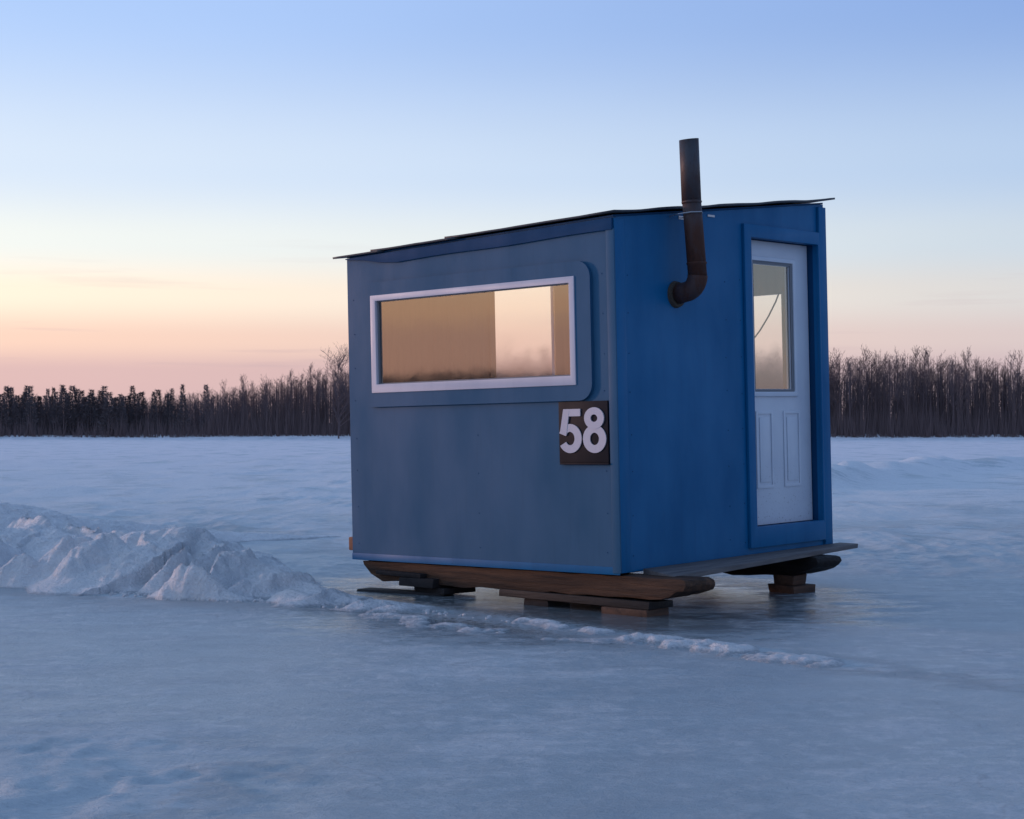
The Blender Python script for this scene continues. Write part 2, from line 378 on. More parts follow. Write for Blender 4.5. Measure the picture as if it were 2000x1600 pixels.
    c = mixc(nt, mth(nt, 'MULTIPLY', mrange(nt, vb_.outputs['Distance'], .10, .02, 0, .35), mrange(nt, big, .5, .56)), c, (.70, .72, .76))
    c = mixc(nt, mth(nt, 'MULTIPLY', mrange(nt, noise(nt, raw, 7.5, 6, .7), .48, .64), mrange(nt, big, .40, .58, .15, .60)), c, (.70, .73, .76))
    L.new(c, b.inputs['Base Color'])
    rg = mrange(nt, sn, 0, 1, .42, .75)
    rg = mth(nt, 'ADD', rg, mth(nt, 'MULTIPLY', mth(nt, 'SUBTRACT', fine, .5), .25))
    rg = mth(nt, 'MULTIPLY', rg, mrange(nt, wet, 0, 1, 1, .12))
    L.new(rg, b.inputs['Roughness']); setp(b, spec=.45)
    h = mth(nt, 'ADD', mth(nt, 'MULTIPLY', sn, .35), mth(nt, 'MULTIPLY', fine, .8))
    h = mth(nt, 'ADD', h, mth(nt, 'MULTIPLY', grain, .10)); h = mth(nt, 'ADD', h, mth(nt, 'MULTIPLY', streak, .6))
    h = mth(nt, 'MULTIPLY', h, mrange(nt, wet, 0, 1, 1, .10)); bump(nt, b, h, .85, .045); return m
M['ground'] = m_ground()

# ------------------------------------------------------------------ ground
def axis(lo, fine0, fine1, hi, step, grow):
    a = list(np.arange(fine0, fine1, step)); s = step
    while a[-1] < hi: s *= grow; a.append(a[-1] + s)
    s = step; pre = []
    x = fine0
    while x > lo: s *= grow; x -= s; pre.append(x)
    return np.array(pre[::-1] + a)
def grid_mesh(name, xs, ys, Z, mat, keep=None, dx=None, dy=None):
    X, Y = np.meshgrid(xs, ys) if xs.ndim == 1 else (xs, ys)
    ny, nx = X.shape
    co = np.stack([X + (0 if dx is None else dx), Y + (0 if dy is None else dy), Z], -1).reshape(-1, 3)
    i = np.arange(ny * nx).reshape(ny, nx)
    q = np.stack([i[:-1, :-1], i[:-1, 1:], i[1:, 1:], i[1:, :-1]], -1).reshape(-1, 4)
    if keep is not None:
        k = keep.reshape(-1)[q].any(1); q = q[k]
        used = np.unique(q); mp = -np.ones(ny * nx, int); mp[used] = np.arange(len(used)); q = mp[q]; co = co[used]
    me = bpy.data.meshes.new(name); me.vertices.add(len(co)); me.vertices.foreach_set('co', co.ravel())
    me.loops.add(q.size); me.loops.foreach_set('vertex_index', q.ravel().astype(np.int32))
    me.polygons.add(len(q)); me.polygons.foreach_set('loop_start', np.arange(0, q.size, 4, dtype=np.int32))
    me.polygons.foreach_set('use_smooth', np.ones(len(q), bool)); me.update(); me.validate()
    me.materials.append(mat); o = bpy.data.objects.new(name, me); COL.objects.link(o); return o

def set_attr(o, name, vals):
    a = o.data.attributes.new(name, 'FLOAT', 'POINT'); a.data.foreach_set('value', np.asarray(vals, np.float32))

def seg_dist(X, Y, pts):
    """distance to polyline, signed side (left of travel +), arc parameter as interpolated values index"""
    best = np.full(X.shape, 1e9); side = np.zeros(X.shape); par = np.zeros(X.shape)
    for k in range(len(pts) - 1):
        ax, ay = pts[k]; bx, by = pts[k + 1]; dx, dy = bx - ax, by - ay; L2 = dx * dx + dy * dy
        t = np.clip(((X - ax) * dx + (Y - ay) * dy) / L2, 0, 1)
        d = np.hypot(X - ax - t * dx, Y - ay - t * dy); sg = np.sign(dx * (Y - ay) - dy * (X - ax))
        m = d < best; best = np.where(m, d, best); side = np.where(m, sg, side); par = np.where(m, k + t, par)
    return best, side, par

gx = axis(-1500, -4.6, 5.0, 1500, .03, 1.045)
gy = axis(-400, 4.6, 15.0, 3500, .03, 1.02)
GX, GY = np.meshgrid(gx, gy)
nearw = 1 - sstep(14, 40, GY)
gz = .012 * fbm(GX * .5, GY * .5, 4, 3) + .006 * fbm(GX * 2.4, GY * 3.0, 4, 9)
CR = sstep(.02, .22, fbm(GX * 1.3, GY * 1.15, 5, 17, .6) + .12) * np.exp(-(((GX + 1.75) / .95) ** 2 + ((GY - 5.75) / .85) ** 2) ** 1.5)
gz *= 1 - .9 * np.exp(-(((GX - .55) / 2.2) ** 2 + ((GY - 11.9) / 2.2) ** 2) ** 2)
gz += .010 * np.maximum(ridged(GX * 1.1, GY * 1.6, 4, 15), 0) * sstep(2.6, .8, 0) * 0 + CR * (.016 + .014 * ridged(GX * 5, GY * 4, 3, 19))
gz = np.where(np.abs(GX) + np.abs(GY) > 260, 0, gz)
# wind-packed lumps on the open snow farther out, right and left
rough = sstep(12.8, 16, GY + .25 * np.abs(GX - 1)) * (1 - sstep(60, 110, GY))
gz += rough * (.045 * np.maximum(fbm(GX * .9, GY * .8, 5, 21, .6), -.1) + .055 * ridged(GX * 1.9, GY * 1.1, 4, 25) * sstep(-.25, .35, fbm(GX * .3, GY * .16, 3, 27)))
# ploughed windrow away to the right
d, s_, p_ = seg_dist(GX, GY, [(5.2, 31), (6.4, 34), (8.4, 38), (11.0, 44), (15, 47), (24, 49), (40, 52)])
gz += np.exp(-(d / .9) ** 2) * (.28 + .26 * fbm(GX * .8, GY * .5, 4, 31)) * (GX > 2) * sstep(3, 6, GX)
# long low drifts left
for (yy, amp, sx) in ((24, .05, .13), (30, .06, .1), (38, .06, .08), (52, .07, .06)):
    gz += amp * np.exp(-((GY - yy - 1.5 * fbm(GX * .07, GX * 0 + yy, 2, 5)) / (yy * .03)) ** 2) * (.6 + .7 * fbm(GX * sx * 3, GY * .3, 3, int(yy)))
# shore rises a little under the wood
gz += .35 * sstep(119, 126, GY + 2 * fbm(GX * .05, GY * .05, 2, 77)) * (GY < 400)
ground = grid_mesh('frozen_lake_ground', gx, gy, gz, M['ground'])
# thin dusting of snow round the broken line and the foot of the bank
_p = [(-5.6, 14.9), (-4.06, 13.5), (-2.98, 12.5), (-2.15, 12.0), (-1.39, 11.6), (-.68, 11.15), (0, 10.45), (.59, 9.7), (1.11, 9.15), (1.49, 8.75), (1.9, 8.3), (2.6, 7.6), (3.4, 6.9)]
_d, _s, _q = seg_dist(GX, GY, _p); cov = np.exp(-(_d / np.interp(_q, [0, 3, 5, 8, 10, 12], [1.0, .8, .32, .34, .20, .10])) ** 2) * np.interp(_q, [0, 9, 11, 12], [1, 1, .6, .2])
cov = np.maximum(cov, .9 * CR)
cov = np.maximum(cov, .75 * sstep(14.5, 17, GY) * (1 - sstep(22, 34, GY)) * sstep(-.25, .25, fbm(GX * .5, GY * .3, 4, 29)))
set_attr(ground, 'cover', cov.ravel()); tag(ground, 'bluish frozen lake with patchy crusted snow', kind='structure')

# ------------------------------------------------------------------ ploughed snow bank
def GP(px, py, h=0.0):
    """where a surveyed point of the place stands: (x, y, h)"""
    z = (CAMH - h) * 3270 / (py - 825); return ((px - 1000) / 3270 * z, z, h)
PATH = [(-9.5, 18.6), (-7.4, 16.6), (-5.6, 14.7), (-4.06, 13.28), (-2.98, 12.2), (-2.15, 11.74), (-1.39, 11.41), (-.68, 11.1), (0, 10.39), (.59, 9.64), (1.11, 9.1), (1.49, 8.71), (1.9, 8.3), (2.6, 7.7)]
res = .017
bx = np.arange(-9.8, 3.2, res); by = np.arange(7.5, 20, res)
BX, BY = np.meshgrid(bx, by)
WX = BX + .13 * fbm(BX * 1.7, BY * 1.7, 3, 41) + .045 * fbm(BX * 6, BY * 6, 3, 43)
WY = BY + .13 * fbm(BX * 1.7, BY * 1.7, 3, 47) + .045 * fbm(BX * 6, BY * 6, 3, 49)
def smax(a, b, k=.02):
    h = np.clip(k - np.abs(a - b), 0, None) / k; return np.maximum(a, b) + h * h * k * .25
def mound(pts, front, back, p=1.15):
    """long heap along a crest line; slope widths in multiples of height"""
    P = [(q[0], q[1]) for q in pts]; d, sg, pr = seg_dist(WX, WY, P); H = np.interp(pr, np.arange(len(P)), [q[2] for q in pts])
    w = np.where(sg > 0, back * H + .12, front * H + .06); t = np.clip(1 - d / w, 0, 1)
    return np.where(t > 0, H * (1 - (1 - t) ** p) * t ** .15, -1), H, t
body, HB, TB = mound([(-9.8, 19.6, .38), GP(-420, 1030, .38), GP(-150, 1035, .34), (-4.05, 14.05, .32), GP(60, 1026, .34), GP(150, 1056, .27), GP(230, 1046, .33), GP(300, 1040, .37), GP(345, 1036, .39), GP(390, 1042, .36), GP(430, 1064, .28), GP(490, 1095, .20), GP(545, 1126, .12), GP(620, 1150, .07), GP(720, 1170, .03)], 3.3, 2.4)
rear, HR_, TR_ = mound([(-9.8, 21.5, .46), GP(-300, 985, .47), GP(-80, 984, .47), GP(30, 990, .44), GP(100, 1003, .36), GP(190, 1021, .26), GP(330, 1034, .15), GP(520, 1040, .07), GP(640, 1044, .03)], 2.6, 2.6, 1.6)
ZB = np.maximum(smax(body, rear, .03) - .012, -.05)
# spurs of pushed snow slanting across the face: foot point, head point, height at the head, half width
SP = [((4, 1140), (66, 1086), .22, .18), ((-90, 1138), (-5, 1060), .28, .25), ((55, 1144), (150, 1056), .33, .25), ((112, 1151), (212, 1048), .37, .30),
      ((150, 1156), (236, 1112), .15, .13), ((205, 1158), (300, 1041), .37, .24), ((268, 1160), (338, 1078), .27, .12), ((335, 1163), (388, 1106), .22, .11), ((300, 1163), (352, 1138), .10, .09),
      ((410, 1168), (486, 1080), .27, .15), ((360, 1164), (436, 1066), .30, .15), ((450, 1172), (546, 1118), .16, .12), ((500, 1176), (572, 1150), .09, .09), ((540, 1184), (646, 1150), .09, .10),
      ((640, 1188), (712, 1168), .06, .10), ((690, 1192), (770, 1176), .05, .09), ((10, 1066), (64, 1021), .38, .22), ((100, 1075), (170, 1040), .34, .16), ((-300, 1120), (-180, 1040), .33, .3), ((-200, 1136), (-120, 1066), .25, .2)]
for k, (a, b_, h, w) in enumerate(SP):
    A = GP(*a, .0); B = GP(*b_, h); dx, dy = B[0] - A[0], B[1] - A[1]; L = math.hypot(dx, dy); dx, dy = dx / L, dy / L
    m_ = .9; i0, i1 = np.searchsorted(by, (min(A[1], B[1]) - m_, max(A[1], B[1]) + m_)); j0, j1 = np.searchsorted(bx, (min(A[0], B[0]) - m_, max(A[0], B[0]) + m_))
    sl = (slice(i0, i1), slice(j0, j1)); wx1, wy1, X1, Y1 = WX[sl], WY[sl], BX[sl], BY[sl]
    al = (wx1 - A[0]) * dx + (wy1 - A[1]) * dy; ac = -(wx1 - A[0]) * dy + (wy1 - A[1]) * dx          # + is the left flank
    ac = ac + .07 * np.sin(al * 5 + k) + .05 * fbm(X1 * 3.1 + k, Y1 * 3.1, 3, 100 + k)
    t = al / L; hh = h * np.clip(t * 1.15 + .10, 0, 1) ** .8 * (1 - sstep(1.0, 1.0 + .5 / L, t)) * sstep(-.14 / L, .06 / L, t)
    fl = np.clip(1 - np.abs(ac) / np.where(ac > 0, w * .75, w * 1.35), 0, 1)
    v_ = hh * (fl ** .85) * (1 + .10 * fbm(X1 * 4 + k, Y1 * 4, 3, 130 + k)); ZB[sl] = smax(ZB[sl], np.where(v_ > .002, v_ - .008, -1), .012)
on = sstep(.02, .12, ZB)
# crags, creases and crust
cr1 = ridged((BX * .77 - BY * .64) * 3.1, (BX * .64 + BY * .77) * 1.9, 4, 71)
ZB = ZB + on * (.050 * cr1 * np.clip(ZB * 5, .2, 1) + .030 * fbm(BX * 3.4, BY * 3.4, 5, 75, .6) + .022 * ridged(BX * 8, BY * 8, 4, 77) * sstep(-.3, .3, fbm(BX * 1.7, BY * 1.7, 2, 78)) + .009 * fbm(BX * 24, BY * 24, 2, 79))
# thin broken line of crusted snow carrying on past the hut
def streak(pts, w, h, seed):
    P = [GP(*q)[:2] for q in pts]
    i0, i1 = np.searchsorted(by, (min(q[1] for q in P) - .5, max(q[1] for q in P) + .5)); j0, j1 = np.searchsorted(bx, (min(q[0] for q in P) - .5, max(q[0] for q in P) + .5))
    sl = (slice(i0, i1), slice(j0, j1)); BX_, BY_ = BX[sl], BY[sl]
    d, sg, pr = seg_dist(BX_ + .10 * fbm(BX_ * 4, BY_ * 4, 3, seed), BY_ + .10 * fbm(BX_ * 4, BY_ * 4, 3, seed + 3), P)
    n_ = len(P) - 1; end = sstep(0, .35, pr) * (1 - sstep(n_ - .35, n_, pr))
    t = np.clip(1 - d / w, 0, 1); c_ = .45 + .55 * ridged(BX_ * 7, BY_ * 9, 3, seed + 5) + .35 * fbm(BX_ * 18, BY_ * 18, 3, seed + 9)
    gate = sstep(-.10, .30, fbm(BX_ * 3.6, BY_ * 3.6, 4, seed + 11, .65) + .22 * t)
    ZB[sl] = np.maximum(ZB[sl], h * t ** .6 * end * (.35 + c_) * gate - .006)
streak([(600, 1172), (700, 1180), (810, 1192)], .20, .040, 201)
streak([(700, 1196), (800, 1208), (900, 1228), (1010, 1240)], .20, .018, 211)
streak([(1000, 1214), (1060, 1216), (1120, 1228), (1200, 1240)], .16, .026, 221)
streak([(1030, 1246), (1120, 1250), (1230, 1252)], .18, .014, 231)
streak([(1200, 1244), (1285, 1254), (1370, 1264), (1460, 1276)], .25, .036, 241)
streak([(1400, 1266), (1480, 1280), (1570, 1290), (1640, 1300)], .18, .026, 251)
streak([(1540, 1288), (1700, 1310), (1850, 1345), (2000, 1385)], .05, .004, 261)
ZB = np.maximum(ZB, -.05)
tall = sstep(.05, .25, ZB)
dxx = .045 * tall * fbm(BX * 5, BY * 5 + 3, 3, 91); dyy = .06 * tall * fbm(BX * 5 + 9, BY * 5, 3, 93)
bank = grid_mesh('snow_bank', bx, by, ZB, M['snow'], keep=ZB > -.004, dx=dxx, dy=dyy)
zz = np.empty(len(bank.data.vertices) * 3, np.float32); bank.data.vertices.foreach_get('co', zz); set_attr(bank, 'cover', sstep(.0, .035, zz.reshape(-1, 3)[:, 2]))
tag(bank, 'ploughed bank of lumpy snow trailing from the left across the front of the hut', kind='structure')

# loose snow crumbs fallen along the bank: one stuff object
def crumbs():
    mb = MB(); ico = bmesh.new(); bmesh.ops.create_icosphere(ico, subdivisions=1, radius=1); vs = [v.co.copy() for v in ico.verts]; fs = [tuple(v.index for v in f.verts) for f in ico.faces]; ico.free()
    P = [Vector(p) for p in PATH]
    for k in range(230):
        i = random.choice([2, 3, 3, 4, 4, 5, 5, 6, 6, 7]); t = random.random(); p = P[i].lerp(P[i + 1], t)
        off = random.gauss(.02, .16); dr = (P[i + 1] - P[i]).normalized(); nrm = Vector((-dr.y, dr.x))
        off = -abs(random.gauss(.0, .09)) + .05
        x, y = p.x + nrm.x * off, p.y + nrm.y * off
        r = random.uniform(.006, .022) * (1.3 if random.random() < .12 else 1)
        rot = Matrix.Rotation(random.random() * 6, 3, 'Z') @ Matrix.Rotation(random.random() * 6, 3, 'X')
        q = [(rot @ Vector((v.x * r * random.uniform(.7, 1.3), v.y * r * random.uniform(.7, 1.3), v.z * r * .7))) + Vector((x, y, r * .1)) for v in vs]
        mb.add(q, fs)
    o = mb.build('snow_crumbs', M['snow']); set_attr(o, 'cover', np.ones(len(o.data.vertices))); tag(o, 'loose crumbs of snow scattered along the foot of the bank', 'snow', kind='stuff')
crumbs()

# ------------------------------------------------------------------ hut
HUT = bpy.data.objects.new('fishing_hut', None); COL.objects.link(HUT)
HUT.matrix_world = Matrix(((.67783718, -.73491208, -.0210002, .69880), (.73507108, .67799001, -.0002163, 10.78670), (.01439677, -.01528989, .99977945, .26482), (0, 0, 0, 1)))
tag(HUT, 'blue plywood ice fishing hut on wooden skids with white window, door and stovepipe', 'fishing hut')
LW, LU = 2.511, 2.569
def vtop(w, u): return 2.300 - .0237 * u + .1130 * w
F = 1.0
def rect4(f, a0, a1, b0, b1): return [f(a0, b0), f(a1, b0), f(a1, b1), f(a0, b1)]

def wall_panel(name, kind, t0, t1, hole, outmat, zb=.0):
    """a plywood wall with an opening; kind 'u' runs along y at x=t0..t1, kind 'w' along x at y=t0..t1"""
    mb = MB(); a0, a1 = (0, LU) if kind == 'u' else (.03, LW - .03)
    def pt(a, v, t): return (t, a, v) if kind == 'u' else (a, t, v)
    def top(a, t): return (vtop(t, a) if kind == 'u' else vtop(a, t)) - .002
    h0, h1, v0, v1 = hole
    for t, mi in ((t0, 0), (t1, 1)):
        outer = [pt(a0, zb, t), pt(a1, zb, t), pt(a1, top(a1, t), t), pt(a0, top(a0, t), t)]
        inner = [pt(h0, v0, t), pt(h1, v0, t), pt(h1, v1, t), pt(h0, v1, t)]
        mb.add(outer + inner, [(i, (i + 1) % 4, 4 + (i + 1) % 4, 4 + i) for i in range(4)], mi)
    O0 = [pt(a0, zb, t0), pt(a1, zb, t0), pt(a1, top(a1, t0), t0), pt(a0, top(a0, t0), t0)]; O1 = [pt(a0, zb, t1), pt(a1, zb, t1), pt(a1, top(a1, t1), t1), pt(a0, top(a0, t1), t1)]
    I0 = [pt(h0, v0, t0), pt(h1, v0, t0), pt(h1, v1, t0), pt(h0, v1, t0)]; I1 = [pt(h0, v0, t1), pt(h1, v0, t1), pt(h1, v1, t1), pt(h0, v1, t1)]
    for A, B in ((O0, O1), (I0, I1)):
        mb.add(A + B, [(i, (i + 1) % 4, 4 + (i + 1) % 4, 4 + i) for i in range(4)], 0)
    return mb.build(name, [outmat, M['inner']], HUT)
# window opening shared by the front wall and its opposite
fw = wall_panel('window_wall', 'u', 0, .03, (.36, 2.245, 1.265, 1.905), M['slate'])
fw['label'] = 'slate blue wall with the wide window'
dw = wall_panel('door_wall', 'w', 0, .03, (1.523, 2.400, .205, 2.268), M['blue'])
bw = wall_panel('back_wall', 'w', LU, LU - .03, (1.56, 2.30, .85, 2.19), M['blue'])
sw = wall_panel('side_wall', 'u', LW, LW - .03, (.36, 2.245, 1.20, 1.93), M['blue'])
mb = MB(); mb.box((.034, .034, .0), (LW - .034, LU - .034, .045)); mb.build('floor', M['inner'], HUT)
# skirting strips of bluer paint along the foot of the window wall and corner board
mb = MB(); mb.box((-.006, .0, -.012), (-.0005, LU + .001, .038)); mb.build('bottom_strip', M['blue'], HUT, .002)
mb = MB(); mb.hexa([(-.012, -.012, .0), (.0, -.012, .0), (.0, .055, .0), (-.012, .055, .0), (-.012, -.012, 2.222), (.0, -.012, 2.222), (.0, .055, 2.222), (-.012, .055, 2.222)])
o = mb.build('corner_board', M['slate'], HUT, .003)
mb = MB(); mb.box((.0005, -.010, .0), (.10, -.0005, 2.29)); mb.build('corner_strip', M['blue'], HUT, .003)
mb = MB(); mb.box((2.417, -.022, .0), (LW + .003, -.0005, 2.555)); mb.build('corner_post', M['blue'], HUT, .004)

# eave strip under the roof on the window side, eave shade put into its dark blue: its lower edge is not quite straight
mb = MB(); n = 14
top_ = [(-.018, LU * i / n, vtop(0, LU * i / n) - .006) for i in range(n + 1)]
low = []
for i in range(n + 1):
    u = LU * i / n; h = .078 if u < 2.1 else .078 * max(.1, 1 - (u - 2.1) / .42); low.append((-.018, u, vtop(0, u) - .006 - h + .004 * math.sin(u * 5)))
mb.prism(top_ + low[::-1], (.0175, 0, 0)); mb.build('shaded_eave_board', M['dark_blue'], HUT, .002)

# roof: three overlapping metal sheets on a deck
mb = MB(); z = .012
mb.hexa([(0.0, 0.0, vtop(0, 0)), (LW, 0, vtop(LW, 0)), (LW, LU, vtop(LW, LU)), (0, LU, vtop(0, LU)), (0, 0, vtop(0, 0) + z), (LW, 0, vtop(LW, 0) + z), (LW, LU, vtop(LW, LU) + z), (0, LU, vtop(0, LU) + z)])
mb.build('roof_deck', M['dark_blue'], HUT)
def roof_sheet(u0, u1, lift, seed):
    nx, ny = 40, 12; xs = np.linspace(-.035, LW + .11, nx); us = np.linspace(u0, u1, ny)
    A, B = np.meshgrid(xs, us); Z = 2.300 - .0237 * B + .1130 * A + .014 + lift
    Z = Z + .003 * np.sin(A * 9 + seed) * sstep(-.1, 0, -B + .06) + .004 * fbm(A * 2.5 + seed, B * 2.5, 3, seed)
    Z = Z + .003 * sstep(u1 - .12, u1, B) * (u1 < 2.6)             # each lap edge lifts slightly
    o = grid_mesh('roof_sheet', A, B, Z, M['roof'])
    m2 = o.modifiers.new('solid', 'SOLIDIFY'); m2.thickness = .014; m2.offset = .2; o.parent = HUT; return o
roof_sheet(-.04, 1.50, .016, 3); roof_sheet(1.40, 2.27, .008, 11); roof_sheet(2.16, LU + .12, .0, 19)
# window surround, a raised sheet with rounded corners on the right
def surround():
    o, i = [], []
    u0, u1, v0, v1, r = .185, 2.318, 1.120, 2.035, .11
    iu0, iu1, iv0, iv1 = .3185, 2.2865, 1.2245, 1.9375
    def arc(cu, cv, a0, a1, r, n=8): return [(cu + r * math.cos(R(a0 + (a1 - a0) * k / n)), cv + r * math.sin(R(a0 + (a1 - a0) * k / n))) for k in range(n + 1)]
    loop = arc(u0 + r, v0 + r, 180, 270, r) + [(iu0 + .02, v0), (iu1 - .02, v0)] + arc(u1 - .015, v0 + .015, 270, 360, .015, 3) + [(u1, iv0 + .01), (u1, iv1 - .01)] + arc(u1 - .015, v1 - .015, 0, 90, .015, 3) + [(iu1 - .02, v1), (iu0 + .02, v1)] + arc(u0 + r, v1 - r, 90, 180, r)
    inn = [(min(max(a, iu0), iu1), min(max(b_, iv0), iv1)) for a, b_ in loop]
    # project boundary points of the straight runs onto the opening
    mb = MB(); mb.ring([(-.026, a, b_) for a, b_ in loop], [(-.026, a, b_) for a, b_ in inn], (.0255, 0, 0)); return mb
so = surround().build('window_surround', M['slate'], HUT)

win = None
mb = MB()
mb.ring([(-.034, *p) for p in ((.317, 1.223), (2.288, 1.223), (2.288, 1.939), (.317, 1.939))], [(-.034, *p) for p in ((.362, 1.285), (2.235, 1.285), (2.235, 1.897), (.362, 1.897))], (.030, 0, 0))
win = mb.build('window', M['white_paint'], HUT, .004); win['label'] = 'wide white framed picture window'
mb = MB(); mb.ring([(-.010, *p) for p in ((.358, 1.281), (2.239, 1.281), (2.239, 1.901), (.358, 1.901))], [(-.010, *p) for p in ((.371, 1.294), (2.222, 1.294), (2.222, 1.889), (.371, 1.889))], (.012, 0, 0)); mb.build('gasket', M['gasket'], win)
mb = MB(); mb.box((.0, .365, 1.289), (.004, 2.229, 1.893)); mb.build('pane', M['glass'], win)

# windows on the two far walls, seen through the hut
mb = MB(); mb.ring([(LW - .045, *p) for p in ((.30, 1.14), (2.30, 1.14), (2.30, 1.99), (.30, 1.99))], [(LW - .045, *p) for p in ((.36, 1.20), (2.245, 1.20), (2.245, 1.93), (.36, 1.93))], (.0145, 0, 0))
w2 = mb.build('window', M['inner'], HUT); w2['label'] = 'rear window seen through the glass'
mb = MB(); mb.box((LW - .018, .362, 1.202), (LW - .014, 2.243, 1.928)); mb.build('pane', M['misted'], w2)
mb = MB(); mb.ring([(p[0], LU - .045, p[1]) for p in ((1.50, .79), (2.36, .79), (2.36, 2.25), (1.50, 2.25))], [(p[0], LU - .045, p[1]) for p in ((1.56, .85), (2.30, .85), (2.30, 2.19), (1.56, 2.19))], (0, .0145, 0))
w3 = mb.build('window', M['inner'], HUT); w3['label'] = 'tall rear window seen through the glass'
mb = MB(); mb.box((1.562, LU - .018, .852), (2.298, LU - .014, 2.188)); mb.build('pane', M['misted'], w3)

# screw heads and splashes, too small to pick apart
mb = MB()
def screw(p, ax):
    r = .0045; P = []
    for k in range(6):
        a = k * math.pi / 3; P.append((p[0], p[1] + r * math.cos(a), p[2] + r * math.sin(a)) if ax == 'x' else (p[0] + r * math.cos(a), p[1], p[2] + r * math.sin(a)))
    mb.prism(P, (-.0018, 0, 0) if ax == 'x' else (0, -.0018, 0))
for z in np.arange(.12, 2.2, .26):
    for u in (.10, 1.25, 2.50): 
        if not (u == 1.25 and 1.0 < z < 2.05): screw((-.0002, u + random.uniform(-.006, .006), z + random.uniform(-.02, .02)), 'x')
    for w in (.14, 1.22, 1.40): screw((w + random.uniform(-.006, .006), -.0002, z + random.uniform(-.02, .02)), 'y')
so_ = mb.build('screw_heads', M['dark_blue'], HUT); so_['kind'] = 'stuff'

# number plate
mb = MB(); mb.box((-.016, .066, .712), (-.0005, .486, 1.115)); plate = mb.build('number_plate', M['plate'], HUT, .003)
mb = MB(); mb.box((-.024, .060, .700), (-.0005, .478, .7115)); mb.build('ledge', M['plate'], plate, .002)
def ellring(mb, cx, cy, rx, ry, st, a0, a1, x, th, fx, n=30):
    o = [(cx + rx * math.cos(R(a0 + (a1 - a0) * k / n)), cy + ry * math.sin(R(a0 + (a1 - a0) * k / n))) for k in range(n + 1)]
    i = [(cx + (rx - st) * math.cos(R(a0 + (a1 - a0) * k / n)), cy + (ry - st * .86) * math.sin(R(a0 + (a1 - a0) * k / n))) for k in range(n + 1)]
    poly_o = [(x, fx(a), v) for a, v in o]; poly_i = [(x, fx(a), v) for a, v in i]
    if abs(a1 - a0) >= 359: mb.ring(poly_o[:-1], poly_i[:-1], (th, 0, 0)); return
    for k in range(n):
        mb.prism([poly_o[k], poly_o[k + 1], poly_i[k + 1], poly_i[k]], (th, 0, 0))
def digit8():
    mb = MB(); f = lambda a: .274 - a; w = .196
    ellring(mb, w / 2, .868, w / 2, .092, .060, 0, 360, -.0225, .006, f)
    ellring(mb, w / 2, 1.003, w * .425, .071, .054, 0, 360, -.0245, .008, f); return mb
def digit5():
    mb = MB(); f = lambda a: .478 - a; w = .192
    ellring(mb, w * .48, .872, w * .52, .096, .060, 158, -150, -.0225, .006, f)
    # upright, leaning in slightly, and the flag
    P = [(.006, .905), (.062, .892), (.092, 1.066), (.040, 1.066)]
    mb.prism([(-.0245, f(a), v) for a, v in P], (.008, 0, 0))
    P = [(.045, 1.066), (.184, 1.066), (.184, 1.018), (.05, 1.018)]
    mb.prism([(-.0235, f(a), v) for a, v in P], (.007, 0, 0)); return mb
digit5().build('digit', M['digit'], plate); digit8().build('digit', M['digit'], plate)

# ---- door side
mb = MB()
mb.ring([(p[0], -.024, p[1]) for p in ((1.437, .060), (2.416, .060), (2.416, 2.360), (1.437, 2.360))], [(p[0], -.024, p[1]) for p in ((1.523, .205), (2.398, .205), (2.398, 2.268), (1.523, 2.268))], (0, .0235, 0))
cas = mb.build('door_casing', M['blue'], HUT, .004)
mb = MB()   # jamb lining, shade of the recess put into its dark blue
mb.ring([(p[0], .0305, p[1]) for p in ((1.505, .190), (2.417, .190), (2.417, 2.286), (1.505, 2.286))], [(p[0], .0305, p[1]) for p in ((1.521, .204), (2.400, .204), (2.400, 2.270), (1.521, 2.270))], (0, .08, 0))
mb.build('door_jamb', M['dark_blue'], HUT)
mb = MB(); gl = (1.665, 2.135, 1.19, 2.095)
def dpt(w, v, y): return (w, y, v)
D0, D1, DV0, DV1 = 1.524, 2.385, .208, 2.265
mb.ring([dpt(*p, .070) for p in ((D0, DV0), (D1, DV0), (D1, DV1), (D0, DV1))], [dpt(*p, .070) for p in ((gl[0], gl[2]), (gl[1], gl[2]), (gl[1], gl[3]), (gl[0], gl[3]))], (0, .04, 0))
door = mb.build('door', M['door'], HUT, .003); door['label'] = 'white door with tall glass above two embossed panels'
mb = MB()
mb.ring([dpt(*p, .052) for p in ((1.605, 1.135), (2.205, 1.135), (2.205, 2.150), (1.605, 2.150))], [dpt(*p, .052) for p in ((1.640, 1.170), (2.165, 1.170), (2.165, 2.118), (1.640, 2.118))], (0, .0175, 0))
mb.build('glass_frame', M['door'], door, .006)
mb = MB(); mb.ring([dpt(*p, .062) for p in ((1.6405, 1.1705), (2.1645, 1.1705), (2.1645, 2.1175), (1.6405, 2.1175))], [dpt(*p, .062) for p in ((1.662, 1.188), (2.135, 1.188), (2.135, 2.098), (1.662, 2.098))], (0, .0075, 0)); mb.build('gasket', M['gasket'], door)
mb = MB(); mb.box((1.660, .078, 1.186), (2.139, .082, 2.100)); mb.build('pane', M['glass'], door)
for (a0, a1) in ((1.66, 1.875), (2.015, 2.235)):
    mb = MB()
    mb.ring([dpt(*p, .062) for p in ((a0, .47), (a1, .47), (a1, 1.03), (a0, 1.03))], [dpt(*p, .062) for p in ((a0 + .022, .492), (a1 - .022, .492), (a1 - .022, 1.008), (a0 + .022, 1.008))], (0, .0075, 0))
    mb.box((a0 + .045, .0635, .515), (a1 - .045, .0695, .985)); mb.build('door_panel', M['door'], door, .003)
